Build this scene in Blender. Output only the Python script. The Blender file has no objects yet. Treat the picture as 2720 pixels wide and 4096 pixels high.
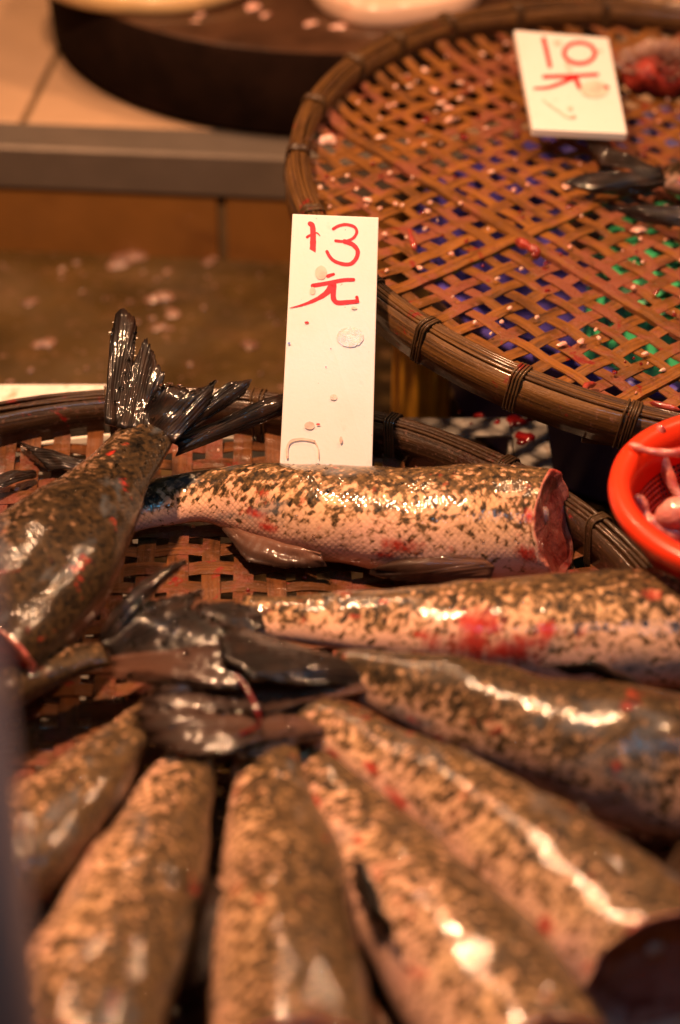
import bpy, math, random
from mathutils import Vector, Matrix, noise
R = random.Random(7)
rad = math.radians
S = bpy.context.scene
COL = S.collection

# ------------------------------------------------------------------ camera
PITCH = rad(34.0); DIST = 1.5; HALF = rad(12.75)
CAM = Vector((0, -DIST*math.cos(PITCH), DIST*math.sin(PITCH)))
FW = Vector((0, math.cos(PITCH), -math.sin(PITCH)))
UP = Vector((0, math.sin(PITCH), math.cos(PITCH)))
FPX = 2048/math.tan(HALF)
cd = bpy.data.cameras.new('camera'); cam = bpy.data.objects.new('camera', cd); COL.objects.link(cam)
cam.location = CAM; cam.rotation_euler = (math.pi/2-PITCH, 0, 0)
cd.sensor_fit = 'VERTICAL'; cd.sensor_height = 36; cd.sensor_width = 36
cd.lens = 18/math.tan(HALF); cd.clip_start = .05; cd.clip_end = 50
cd.dof.use_dof = True; cd.dof.focus_distance = 1.475; cd.dof.aperture_fstop = 3.1
S.camera = cam
S.render.resolution_x = 680; S.render.resolution_y = 1024

# ------------------------------------------------------------------ world and lamps (a night market under warm lamps)
W = bpy.data.worlds.new('World'); S.world = W; W.use_nodes = True
bg = W.node_tree.nodes['Background']; bg.inputs[0].default_value = (1.0, .50, .24, 1); bg.inputs[1].default_value = .028
def lamp(name, loc, target, power, color, size, size_y=None, shape='DISK'):
    d = bpy.data.lights.new(name, 'AREA'); d.shape = shape; d.size = size
    if size_y: d.size_y = size_y
    d.energy = power; d.color = color
    o = bpy.data.objects.new(name, d); COL.objects.link(o); o.location = loc
    o.rotation_euler = (Vector(target)-Vector(loc)).to_track_quat('-Z', 'Y').to_euler()
    return o
WARM = (1.0, .55, .295)
lamp('stall_lamp', (-.24, -.06, 1.05), (0, -.12, 0), 23.5, WARM, .06)
lamp('stall_lamp', (.55, .42, 1.25), (.30, .25, 0), 13.5, WARM, .06)
lamp('stall_lamp', (-.55, .85, 1.30), (-.3, .6, 0), 9.5, WARM, .06)
lamp('fluorescent_tube', (.30, -.72, 1.25), (.12, -.24, 0), 3.2, (.14, .60, 1.0), 1.2, .018, 'RECTANGLE')
S.view_settings.view_transform = 'Standard'; S.view_settings.look = 'None'
S.view_settings.exposure = 0; S.view_settings.gamma = 1

# ------------------------------------------------------------------ helpers
def ray(px, py):
    return FW + Vector((1, 0, 0))*((px-1360)/FPX) - UP*((py-2048)/FPX)
def at(px, py, z):                      # where the sight line meets height z
    r = ray(px, py); return CAM + r*((z-CAM.z)/r.z)
def obj(name, verts, faces, mat=None, parent=None, smooth=True, uvs=None):
    me = bpy.data.meshes.new(name); me.from_pydata([tuple(v) for v in verts], [], faces)
    if smooth: me.polygons.foreach_set('use_smooth', [True]*len(me.polygons))
    if uvs:
        ul = me.uv_layers.new(name='UVMap')
        for l in me.loops: ul.data[l.index].uv = uvs[l.vertex_index]
    if mat: me.materials.append(mat)
    me.update()
    o = bpy.data.objects.new(name, me); COL.objects.link(o)
    if parent: o.parent = parent
    return o
def empty(name, loc=(0, 0, 0), rot=None):
    o = bpy.data.objects.new(name, None); COL.objects.link(o); o.location = loc; o.empty_display_size = .02
    if rot is not None: o.rotation_euler = rot
    return o
def tag(o, label=None, cat=None, group=None, kind=None):
    if label: o['label'] = label
    if cat: o['category'] = cat
    if group: o['group'] = group
    if kind: o['kind'] = kind
    return o
def under(o, parent):                   # parent while keeping the world position of meshes made in world space
    bpy.context.view_layer.update()
    o.parent = parent; o.matrix_parent_inverse = parent.matrix_world.inverted()
    return o
class MB:
    def __init__(s): s.v = []; s.f = []; s.uv = []
    def add(s, v, f, uv=None):
        n = len(s.v); s.v += [Vector(p) for p in v]; s.f += [tuple(i+n for i in q) for q in f]
        s.uv += uv if uv else [(p[0], p[1]) for p in v]
    def box(s, lo, hi, M=None):
        (a, b, c), (d, e, g) = lo, hi
        v = [Vector(p) for p in ((a,b,c),(d,b,c),(d,e,c),(a,e,c),(a,b,g),(d,b,g),(d,e,g),(a,e,g))]
        if M is not None: v = [M @ p for p in v]
        s.add(v, [(0,3,2,1),(4,5,6,7),(0,1,5,4),(1,2,6,5),(2,3,7,6),(3,0,4,7)])
    def tube(s, pts, rads, n=8, caps=True):
        pts = [Vector(p) for p in pts]; k = len(pts)
        if not hasattr(rads, '__len__'): rads = [rads]*k
        t0 = (pts[1]-pts[0]).normalized()
        a = t0.orthogonal().normalized(); v = []; uv = []; L = 0
        for i, p in enumerate(pts):
            t = (pts[min(i+1, k-1)]-pts[max(i-1, 0)]).normalized()
            a = (a-t*a.dot(t)).normalized(); b = t.cross(a)
            if i: L += (p-pts[i-1]).length
            for j in range(n):
                th = 2*math.pi*j/n
                v.append(p+(a*math.cos(th)+b*math.sin(th))*rads[i]); uv.append((L, j/n*rads[i]*6))
        f = [(i*n+j, i*n+(j+1) % n, (i+1)*n+(j+1) % n, (i+1)*n+j) for i in range(k-1) for j in range(n)]
        if caps: f += [tuple(range(n))[::-1], tuple((k-1)*n+j for j in range(n))]
        s.add(v, f, uv)
    def lathe(s, prof, n=64, M=None):
        v = []; uv = []; L = 0
        for i, (r, z) in enumerate(prof):
            if i: L += math.hypot(r-prof[i-1][0], z-prof[i-1][1])
            for j in range(n):
                th = 2*math.pi*j/n; p = Vector((r*math.cos(th), r*math.sin(th), z))
                v.append(M @ p if M is not None else p); uv.append((j/n*6.28*r, L))
        f = [(i*n+j, i*n+(j+1) % n, (i+1)*n+(j+1) % n, (i+1)*n+j) for i in range(len(prof)-1) for j in range(n)]
        s.add(v, f, uv)
    def build(s, name, mat, parent=None, smooth=True): return obj(name, s.v, s.f, mat, parent, smooth, s.uv)
def bevel(o, w, seg=2):
    m = o.modifiers.new('bevel', 'BEVEL'); m.width = w; m.segments = seg; m.limit_method = 'ANGLE'; m.angle_limit = rad(40); return o
def catmull(P, m):
    out = []; k = len(P)
    for i in range(k-1):
        p0, p1, p2, p3 = P[max(i-1, 0)], P[i], P[i+1], P[min(i+2, k-1)]
        for q in range(m):
            t = q/m
            out.append([.5*((2*b)+(-a+c)*t+(2*a-5*b+4*c-d)*t*t+(-a+3*b-3*c+d)*t**3) for a, b, c, d in zip(p0, p1, p2, p3)])
    out.append(list(P[-1])); return out
def polyline(P, n):                     # n points evenly spaced on a polyline of Vectors
    if len(P) == 1: return [P[0].copy() for _ in range(n)]
    L = [0]
    for a, b in zip(P, P[1:]): L.append(L[-1]+(b-a).length)
    out = []; i = 0
    for k in range(n):
        d = L[-1]*k/(n-1)
        while i < len(P)-2 and L[i+1] < d: i += 1
        out.append(P[i].lerp(P[i+1], min(1, (d-L[i])/max(1e-9, L[i+1]-L[i]))))
    return out

# ------------------------------------------------------------------ materials
class NT:
    def __init__(s, name):
        s.m = bpy.data.materials.new(name); s.m.use_nodes = True; s.t = s.m.node_tree
        s.b = s.t.nodes['Principled BSDF']
    def put(s, sock, val):
        if isinstance(val, bpy.types.NodeSocket): s.t.links.new(val, sock)
        elif val is not None: sock.default_value = val
    def n(s, typ, props=None, **inp):
        nd = s.t.nodes.new('ShaderNode'+typ)
        for k, v in (props or {}).items(): setattr(nd, k, v)
        for k, v in inp.items():
            s.put(nd.inputs[int(k[1:])] if k[0] == '_' and k[1:].isdigit() else nd.inputs[k.replace('_', ' ')], v)
        return nd
    def math(s, op, a, b=None, c=None, clamp=False):
        nd = s.n('Math', {'operation': op, 'use_clamp': clamp}, _0=a)
        if b is not None: s.put(nd.inputs[1], b)
        if c is not None: s.put(nd.inputs[2], c)
        return nd.outputs[0]
    def noise(s, vec, scale, detail=3, rough=.55, dist=0, col=False):
        nd = s.n('TexNoise', None, Vector=vec, Scale=scale, Detail=detail, Roughness=rough, Distortion=dist)
        return nd.outputs[1 if col else 0]
    def ramp(s, fac, *stops, interp='LINEAR'):
        nd = s.n('ValToRGB', None, Fac=fac); cr = nd.color_ramp; cr.interpolation = interp
        while len(cr.elements) < len(stops): cr.elements.new(.5)
        for e, (p, c) in zip(cr.elements, stops):
            e.position = p; e.color = (c, c, c, 1) if isinstance(c, (int, float)) else (*c, 1)
        return nd.outputs[0]
    def mix(s, fac, a, b, mode='MIX'):
        nd = s.n('Mix', {'data_type': 'RGBA', 'blend_type': mode})
        s.put(nd.inputs[0], fac)
        for i, c in ((6, a), (7, b)):
            s.put(nd.inputs[i], (*c, 1) if isinstance(c, tuple) and len(c) == 3 else c)
        return nd.outputs[2]
    def mapping(s, vec, scale=(1, 1, 1), loc=None, rot=(0, 0, 0)):
        nd = s.n('Mapping', None, Vector=vec, Scale=scale, Rotation=rot)
        if loc is not None: s.put(nd.inputs['Location'], loc)
        return nd.outputs[0]
    def bump(s, h, strength, dist, normal=None):
        nd = s.n('Bump', None, Height=h, Strength=strength, Distance=dist)
        if normal is not None: s.put(nd.inputs['Normal'], normal)
        return nd.outputs[0]
    def set(s, **kw):
        for k, v in kw.items():
            if isinstance(v, tuple) and len(v) == 3 and 'Radius' not in k: v = (*v, 1)
            s.put(s.b.inputs[k.replace('_', ' ')], v)
        return s.m
    @property
    def obco(s): return s.n('TexCoord').outputs['Object']
    @property
    def uvco(s): return s.n('TexCoord').outputs['UV']
    @property
    def rnd(s): return s.n('ObjectInfo').outputs['Random']
    def shifted(s, vec, k=37.0):
        r = s.math('MULTIPLY', s.rnd, k)
        cmb = s.n('CombineXYZ', None, X=r, Y=r, Z=r).outputs[0]
        return s.n('VectorMath', {'operation': 'ADD'}, _0=vec, _1=cmb).outputs[0]

def mat_skin():
    t = NT('fish_skin')
    uv = t.shifted(t.uvco, 3.0)
    at_ = t.n('Attribute', {'attribute_name': 'fishdata'}).outputs['Color']
    sep = t.n('SeparateColor', None, Color=at_); blood, tone, dors = sep.outputs[0], sep.outputs[1], sep.outputs[2]
    # scale lattice
    s = t.n('SeparateXYZ', None, Vector=t.uvco)
    p = t.math('MULTIPLY', t.math('ADD', s.outputs[0], s.outputs[1]), 1/.0042)
    q = t.math('MULTIPLY', t.math('SUBTRACT', s.outputs[0], s.outputs[1]), 1/.0042)
    lat = t.math('MULTIPLY', t.math('ABSOLUTE', t.math('SINE', t.math('MULTIPLY', p, math.pi))), t.math('ABSOLUTE', t.math('SINE', t.math('MULTIPLY', q, math.pi))))
    cell = t.n('TexWhiteNoise', {'noise_dimensions': '2D'}, Vector=t.n('CombineXYZ', None, X=t.math('FLOOR', p), Y=t.math('FLOOR', q)).outputs[0]).outputs[0]
    n1 = t.noise(t.mapping(uv, (.8, 1.1, 1)), 205, 4, .66, .4)
    n2 = t.noise(uv, 250, 3, .6)
    n0 = t.noise(uv, 17, 3, .55)
    v = t.math('ADD', t.math('MULTIPLY_ADD', n1, 1.8, -.4), t.math('MULTIPLY', t.math('SUBTRACT', n2, .5), .75))
    v = t.math('ADD', v, t.math('MULTIPLY', t.math('SUBTRACT', n0, .5), .42))
    v = t.math('ADD', v, t.math('MULTIPLY', t.math('SUBTRACT', cell, .5), .30))
    v = t.math('SUBTRACT', v, t.math('MULTIPLY', t.math('SUBTRACT', dors, .44), .72))  # dark back: natural counter-shading, deepened to paint in the shaded side
    v = t.math('ADD', v, t.math('MULTIPLY', t.math('SUBTRACT', tone, .5), .5))
    warmth = t.noise(uv, 26, 2)
    cream = t.mix(t.ramp(warmth, (.35, 0), (.65, 1)), (.66, .40, .21), (.70, .39, .26))
    cream = t.mix(t.ramp(dors, (.1, .55), (.45, 0)), cream, (.80, .46, .38))
    olive = t.mix(t.ramp(t.math('ADD', t.math('MULTIPLY', cell, .35), t.noise(uv, 260, 3, .7)), (.45, 0), (.95, 1)), (.018, .014, .010), (.16, .092, .038))
    mid = t.mix(t.noise(uv, 120, 2), (.20, .10, .040), (.30, .17, .075))
    c = t.mix(t.ramp(v, (.37, 0), (.56, 1)), olive, mid)
    c = t.mix(t.ramp(v, (.49, 0), (.70, 1)), c, cream)
    c = t.mix(1.0, c, t.ramp(tone, (.18, .30), (.52, 1.0)), 'MULTIPLY')
    net = t.ramp(lat, (.10, 1), (.42, 0))
    netm = t.math('MULTIPLY', net, t.ramp(t.noise(uv, 30, 2), (.42, .0), (.66, .38)))
    c = t.mix(netm, c, (.035, .026, .016))
    # bluish grey patches and blood
    sl = t.ramp(t.noise(t.mapping(uv, (.5, 1, 1), (9, 3, 1)), 38, 3, .6), (.60, 0), (.72, .6))
    c = t.mix(sl, c, (.11, .13, .15))
    bl = t.math('ADD', blood, t.math('MULTIPLY', t.math('SUBTRACT', t.noise(t.mapping(uv, (1, .4, 1)), 110, 4, .65), .5), 1.5))
    bl = t.math('MAXIMUM', t.ramp(bl, (.42, 0), (.86, .95)), t.ramp(t.noise(t.mapping(uv, (1, 1, 1), (4, 17, 5)), 45, 4, .7), (.62, 0), (.74, .75)))
    c = t.mix(bl, c, t.mix(t.noise(uv, 60, 2), (.30, .008, .005), (.58, .05, .03)))
    h = t.math('ADD', t.math('MULTIPLY', lat, .28), t.math('MULTIPLY', t.noise(uv, 330, 3, .6), .75))
    nb = t.bump(h, .6, .0006)
    nc = t.bump(t.math('ADD', t.math('MULTIPLY', lat, .4), t.noise(uv, 260, 2, .6)), .7, .00035)
    t.put(t.b.inputs['Coat Normal'], nc)
    return t.set(Base_Color=c, Roughness=.36, Normal=nb, Coat_Weight=1.0, Coat_Roughness=.05, Coat_IOR=1.36, Specular_IOR_Level=.08)
def mat_fin(name='fish_fin', pale=None):
    t = NT(name); uv = t.uvco; sh = t.shifted(uv, 5)
    st = t.noise(t.mapping(sh, (60, 3, 1)), 1, 4, .6)
    c = t.mix(t.ramp(st, (.35, 0), (.7, 1)), (.005, .0045, .0045), (.016, .010, .008))
    c = t.mix(t.ramp(t.noise(t.mapping(sh, (2, 2, 1)), 2.5, 3), (.45, 0), (.78, .6)), c, (.045, .020, .010))
    c = t.mix(t.ramp(t.noise(t.mapping(sh, (3, 4, 1), (5, 5, 0)), 3, 4, .7), (.66, 0), (.74, .7)), c, (.16, .006, .005))
    if pale:
        v_ = t.n('SeparateXYZ', None, Vector=uv).outputs[1]
        c = t.mix(t.ramp(v_, (.0, .9), (.85, .12)), c, t.mix(st, pale, (.16, .07, .045)))
    nb = t.bump(t.noise(t.mapping(sh, (75, 4, 1)), 1, 3, .6), .7, .0005)
    nc = t.bump(t.math('ADD', t.noise(t.obco, 230, 1, .5), t.math('MULTIPLY', t.noise(t.mapping(sh, (46, 2, 1)), 1, 1), .5)), .8, .0006)
    t.put(t.b.inputs['Coat Normal'], nc)
    return t.set(Base_Color=c, Roughness=.38, Normal=nb, Coat_Weight=1.0, Coat_Roughness=.05, Coat_IOR=1.33, Specular_IOR_Level=.09)
def mat_flesh(name, a, b, dark, coat=.8, spec=.5):
    t = NT(name); o = t.shifted(t.obco)
    c = t.mix(t.ramp(t.noise(o, 70, 4, .6), (.35, 0), (.65, 1)), a, b)
    c = t.mix(t.ramp(t.noise(o, 45, 3, .6, 1), (.52, 0), (.66, .9)), c, dark)
    nb = t.bump(t.noise(o, 130, 4, .6), .8, .003)
    return t.set(Base_Color=c, Roughness=.28, Normal=nb, Coat_Weight=coat, Coat_Roughness=.08, Specular_IOR_Level=spec, Subsurface_Weight=.12, Subsurface_Scale=.004)
def mat_bamboo(name, a, b, slime, amount, gloss=.25):
    t = NT(name); uv = t.shifted(t.uvco, 4); o = t.shifted(t.n('NewGeometry').outputs['Position'], 0.0)
    st = t.noise(t.mapping(uv, (9, 420, 1)), 1, 4, .65)
    c = t.mix(t.ramp(st, (.36, 0), (.62, 1)), a, b)
    c = t.mix(t.math('MULTIPLY', t.rnd, .6), c, t.mix(.5, a, (.10, .045, .012)))
    big = t.noise(t.mapping(uv, (.5, 2, 1)), 40, 4, .65)
    c = t.mix(t.ramp(big, (.44, 0), (.68, .8)), c, (.030, .013, .006))
    sl = t.noise(o, 21, 4, .65)
    fine = t.noise(o, 140, 3, .6)
    m = t.ramp(t.math('ADD', sl, t.math('MULTIPLY', t.math('SUBTRACT', fine, .5), .3)), (.62-amount, 0), (.74-amount, .85))
    c = t.mix(m, c, t.mix(t.noise(o, 60, 2), slime, (slime[0]*.55, slime[1]*.35, slime[2]*.35)))
    bl = t.ramp(t.noise(o, 33, 4, .72, .5), (.63, 0), (.68, .9))
    c = t.mix(bl, c, (.17, .008, .006))
    c = t.mix(t.ramp(t.noise(o, 260, 3, .7), (.58, 0), (.72, .55)), c, t.mix(t.noise(o, 50, 2), (.02, .008, .004), (.42, .20, .14)))
    h = t.math('ADD', t.math('MULTIPLY', st, .6), t.math('MULTIPLY', t.noise(o, 420, 3, .6), t.math('ADD', .25, m)))
    nb = t.bump(h, .9, .0016)
    return t.set(Base_Color=c, Roughness=t.math('ADD', gloss, t.math('MULTIPLY', fine, .35)), Normal=nb, Coat_Weight=.6, Coat_Roughness=.1, Coat_IOR=1.33, Specular_IOR_Level=.2)
def mat_plain(name, col, rough=.4, var=.25, scale=40, bump=.2, coat=0, metal=0, dirt=None, dirt_amt=.0, spec=.4):
    t = NT(name); o = t.obco
    n = t.noise(o, scale, 4, .6)
    c = t.mix(t.ramp(n, (.3, 0), (.7, 1)), tuple(x*(1-var) for x in col), tuple(min(1, x*(1+var*.5)) for x in col))
    if dirt: c = t.mix(t.ramp(t.noise(o, scale*.6, 5, .7, .6), (.62-dirt_amt, 0), (.75-dirt_amt, .9)), c, dirt)
    nb = t.bump(t.noise(o, scale*6, 3, .6), bump, .001)
    return t.set(Base_Color=c, Roughness=rough, Normal=nb, Coat_Weight=coat, Coat_Roughness=.1, Metallic=metal, Specular_IOR_Level=spec)
def mat_floor():
    t = NT('wet_floor'); o = t.obco
    c = t.mix(t.ramp(t.noise(o, 9, 5, .6), (.3, 0), (.7, 1)), (.034, .020, .006), (.095, .054, .015))
    c = t.mix(t.ramp(t.noise(o, 30, 4, .65), (.5, 0), (.75, .7)), c, (.12, .06, .024))
    c = t.mix(t.ramp(t.noise(o, 120, 2, .5), (.66, 0), (.74, .8)), c, (.30, .16, .12))
    nb = t.bump(t.noise(o, 60, 4, .6), .5, .003)
    return t.set(Base_Color=c, Roughness=t.ramp(t.noise(o, 12, 3), (.35, .2), (.65, .55)), Normal=nb, Specular_IOR_Level=.4)
def mat_card():
    t = NT('card_white'); o = t.obco
    c = t.mix(t.ramp(t.noise(o, 22, 4, .6), (.5, 0), (.8, .35)), (.72, .67, .635), (.70, .54, .46))
    c = t.mix(t.ramp(t.noise(o, 60, 3, .6), (.66, 0), (.76, .35)), c, (.75, .42, .33))
    c = t.mix(t.ramp(t.noise(o, 330, 2, .5), (.745, 0), (.78, .8)), c, (.30, .07, .04))
    nb = t.bump(t.noise(o, 500, 2, .5), .12, .0006)
    return t.set(Base_Color=c, Roughness=.35, Normal=nb, Coat_Weight=.3, Coat_Roughness=.15)
SKIN, FIN, FINPALE = mat_skin(), mat_fin(), mat_fin('pale_fin', (.27, .13, .085)); FINBROWN = mat_fin('brown_fin', (.060, .028, .014))
FLESH = mat_flesh('cut_flesh', (.33, .055, .038), (.43, .11, .08), (.17, .012, .010))
FLESHDARK = mat_flesh('dark_flesh', (.20, .018, .011), (.34, .045, .028), (.09, .006, .005), .12, .12)
LIP = mat_flesh('cut_lip', (.66, .26, .19), (.62, .20, .14), (.45, .04, .03))
GUT = mat_flesh('gut_flesh', (.62, .25, .20), (.55, .14, .11), (.42, .03, .025))
PALE = mat_flesh('pale_scrap', (.72, .46, .36), (.70, .36, .28), (.60, .22, .16))
WEAVE1 = mat_bamboo('weave_front', (.085, .028, .008), (.17, .058, .016), (.21, .066, .042), .13)
WEAVE2 = mat_bamboo('weave_rear', (.14, .050, .009), (.28, .104, .019), (.26, .085, .050), .13)
RIM1 = mat_bamboo('rim_front', (.012, .006, .003), (.052, .024, .009), (.05, .016, .010), .0, .3)
RIM2 = mat_bamboo('rim_rear', (.022, .009, .003), (.19, .085, .020), (.14, .05, .03), -.02, .3)
LASH = mat_bamboo('lashing_cane', (.045, .024, .009), (.10, .055, .02), (.10, .04, .03), -.1, .4)
FLOOR = mat_floor()
CARD = mat_card()
INK = mat_plain('red_ink', (.74, .020, .024), .35, .25, 300, .1)
INKPALE = mat_plain('red_ink_smear', (.73, .50, .42), .4, .3, 120, .1)
GLINT = NT('glint_bead').set(Base_Color=(1, 1, 1), Roughness=.02, Transmission_Weight=1.0, IOR=1.33)  # clear beads added only to make sparkles on skin and fins
DIRTY = mat_flesh('dirty_scrap', (.30, .17, .125), (.24, .12, .085), (.10, .045, .03))
SCALE = mat_plain('stuck_scale', (.71, .60, .51), .3, .3, 260, .5, .5)
BLOOD = mat_plain('blood', (.17, .006, .005), .12, .3, 90, .1, 1.0)
TILE = mat_plain('glazed_tile', (.52, .33, .20), .25, .12, 14, .06, .3, 0, (.32, .19, .10), .03)
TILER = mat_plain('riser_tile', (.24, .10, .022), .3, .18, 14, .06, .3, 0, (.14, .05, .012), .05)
GROUT = mat_plain('grout', (.14, .085, .035), .8, .3, 60, .4)
STEEL = mat_plain('dull_steel', (.24, .19, .15), .42, .15, 20, .08, 0, .6)
RACK = mat_plain('rusty_galvanised', (.34, .31, .27), .45, .3, 40, .15, 0, .25, (.16, .085, .045), .03)
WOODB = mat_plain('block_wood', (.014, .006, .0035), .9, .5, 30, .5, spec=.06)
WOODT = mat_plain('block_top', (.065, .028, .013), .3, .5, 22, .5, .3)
BLUE = mat_plain('blue_plastic', (.085, .06, .36), .4, .15, 20, .05)
GREEN = mat_plain('green_plastic', (.06, .50, .20), .35, .15, 20, .05)
YELLOW = mat_plain('yellow_plastic', (.80, .38, .03), .4, .3, 30, .05)
RED = mat_plain('red_plastic', (.80, .040, .010), .32, .08, 30, .04, .2)
REDNET = mat_plain('red_net', (.45, .02, .008), .35, .15, 60, .04)
FOAM = mat_plain('white_foam', (.72, .66, .58), .7, .15, 60, .3, 0, 0, (.45, .30, .20), .06)
POST = mat_plain('grey_paint', (.60, .42, .38), .5, .2, 8, .1)
PALEWOOD = mat_plain('pale_wood', (.62, .40, .18), .4, .25, 18, .2, .2, 0, (.40, .18, .06), .05)
SLAB = mat_plain('pale_slab', (.70, .46, .33), .35, .15, 25, .2, .4, 0, (.55, .16, .09), .02)

# ------------------------------------------------------------------ setting: floor and tiled step
FZ = -.10
fl = MB(); fl.add([(-3, -2, FZ), (3, -2, FZ), (3, 4, FZ), (-3, 4, FZ)], [(0, 1, 2, 3)])
tag(fl.build('floor', FLOOR), kind='structure')
YAW = rad(-5.4)
STEP = Matrix.Translation((-.299, .568, 0)) @ Matrix.Rotation(YAW, 4, 'Z')      # x along the edge, y inwards, z=0 the top
step = tag(empty('tiled_step'), kind='structure')
step.matrix_world = STEP
b = MB(); b.box((-1.2, .004, FZ-.02), (2.2, 1.6, -.004)); b.build('grout_bed', GROUT, step, False)
trim = MB()
trim.box((-1.2, -.004, -.036), (2.2, -.0005, .0015)); trim.box((-1.2, -.0003, -.0025), (2.2, .050, .0015))
bevel(trim.build('steel_trim', STEEL, step, False), .0012)
def tile(x0, x1, y0, y1, z0, z1, mat, nm):
    m = MB(); m.box((x0, y0, z0), (x1, y1, z1)); return bevel(m.build(nm, mat, step, False), .002)
PT = .29
xj = .011                                                                      # the joint seen in the top, just left of the frame's edge
for i in range(-2, 5):
    for j in range(3):
        y0 = .053+j*PT
        tile(xj+i*PT+.003, xj+(i+1)*PT-.003, y0, y0+PT-.006, -.02, 0, TILE, 'tile')
xr = .196
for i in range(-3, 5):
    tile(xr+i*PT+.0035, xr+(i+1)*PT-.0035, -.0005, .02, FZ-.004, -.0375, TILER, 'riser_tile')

# ------------------------------------------------------------------ chopping block and what lies on it
CB = Vector((-.003, .851, 0.002)); CBR = .275; CBH = .083
cb = empty('chopping_block', CB)
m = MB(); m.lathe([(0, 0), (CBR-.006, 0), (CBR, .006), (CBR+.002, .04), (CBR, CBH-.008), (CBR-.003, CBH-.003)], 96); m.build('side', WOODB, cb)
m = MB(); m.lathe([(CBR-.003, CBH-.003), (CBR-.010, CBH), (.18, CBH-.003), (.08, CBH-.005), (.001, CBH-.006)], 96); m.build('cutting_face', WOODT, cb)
tag(cb, 'thick round dark wooden chopping block on the tiled step', 'chopping block')
def puck(name, mat, loc, r, h, label, cat, wob=.06, seed=1):
    m = MB(); n = 64; prof = [(.001, 0), (.97, 0), (1, .25), (1, .75), (.95, 1), (.5, 1.04), (.001, 1.03)]
    v = []; 
    for (q, z) in prof:
        for j in range(n):
            th = 2*math.pi*j/n
            k = 1+wob*noise.noise(Vector((math.cos(th)*1.2, math.sin(th)*1.2, seed)))*2
            v.append(Vector(loc)+Vector((r*q*k*math.cos(th), r*q*k*math.sin(th), h*z)))
    f = [(i*n+j, i*n+(j+1) % n, (i+1)*n+(j+1) % n, (i+1)*n+j) for i in range(len(prof)-1) for j in range(n)]
    m.add(v, f); return tag(m.build(name, mat), label, cat)
p = at(610, -150, .092); puck('wooden_board', PALEWOOD, (p.x, p.y, CBH+.0005), .112, .018, 'pale yellow round wooden board lying on the dark chopping block', 'board', .02, 3)
p = at(1575, -60, .095); puck('fish_slab', SLAB, (p.x, p.y, CBH-.001), .075, .022, 'pale pink slab of fish with faint red streaks on the chopping block', 'fish slab', .08, 9)

def flake(loc, r, nrm=Vector((0, 0, 1)), thick=.0012, seed=0, n=9):
    a = nrm.orthogonal().normalized(); b = nrm.cross(a); v = []; rr = random.Random(seed); ph = rr.random()*6
    el = rr.uniform(.55, 1)
    for ring, (k, z) in enumerate(((1, 0), (.8, thick), (.35, thick*1.5))):
        for j in range(n):
            th = 2*math.pi*j/n; q = r*k*(1+.24*math.sin(2*th+ph)+.16*math.sin(3*th+ph*2)+.12*math.sin(5*th+ph*3))
            v.append(loc+a*(q*math.cos(th))+b*(q*el*math.sin(th))+nrm*z)
    f = [(i*n+j, i*n+(j+1) % n, (i+1)*n+(j+1) % n, (i+1)*n+j) for i in range(2) for j in range(n)]+[tuple(2*n+j for j in range(n))]
    return v, f
def scraps(name, spots, mat, label, cat, group):
    for i, (px, py, z, r) in enumerate(spots):
        loc = at(px, py, z); v, f = flake(Vector((0, 0, 0)), r, thick=r*.2, seed=i+len(spots)*13, n=18)
        o = obj(name, v, f, mat); o.location = loc; tag(o, label if isinstance(label, str) else label[i], cat, group)
scraps('fish_scrap', [(1010, 28, CBH, .009), (1060, 60, CBH, .005), (1240, 95, CBH, .006), (1355, 108, CBH, .007), (800, 62, CBH, .005), (780, 88, CBH, .005)],
       PALE, ['largest pale scrap of fish on the chopping block, between board and slab', 'small pale scrap touching distance from the largest one on the chopping block', 'pale scrap on the chopping block in front of the fish slab',
              'shiny pale scrap near the front edge of the chopping block, beside the tray rim', 'pale scrap at the front edge of the yellow board, nearer to it', 'pale scrap by the yellow board, nearer the chopping block edge'], 'fish scrap', 'scraps on the chopping block')
scraps('fish_scrap', [(500, 1040, FZ+.001, .016)], DIRTY, 'large pale pink scrap of fish on the floor against the step', 'fish scrap', None)
scraps('fish_scrap', [(840, 1045, FZ+.001, .008), (640, 1190, FZ+.001, .011), (690, 1255, FZ+.001, .008), (180, 1375, FZ+.001, .010), (1000, 1380, FZ+.001, .008), (640, 1310, FZ+.001, .006), (120, 1210, FZ+.001, .006)],
       DIRTY, ['pale scrap of fish lying against the tiled step by its riser joint', 'broad pale pink scrap, larger of the two lying close together on the floor', 'pale pink scrap, smaller of the two lying close together on the floor',
               'pale pink scrap on the bare floor behind the white foam board', 'pale pink scrap on the floor beside the upright 13 card', 'small pale scrap on the floor above the raised tail fin', 'small pale scrap on the open floor, away from all others'], 'fish scrap', 'scraps on the floor')
fl = MB(); rr = random.Random(5)
for i in range(170):
    x = rr.uniform(-.55, .35); y = rr.uniform(.08, .55) if rr.random() < .7 else rr.uniform(.46, .56)
    if (STEP.inverted() @ Vector((x, y, 0))).y > -.01: continue
    v, f = flake(Vector((x, y, FZ+.0006)), rr.uniform(.0012, .0042), seed=i, n=6); fl.add(v, f)
tag(fl.build('floor_fish_scales', DIRTY), 'tiny pale fish scales strewn over the wet brown floor', 'fish scales', kind='stuff')

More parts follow.
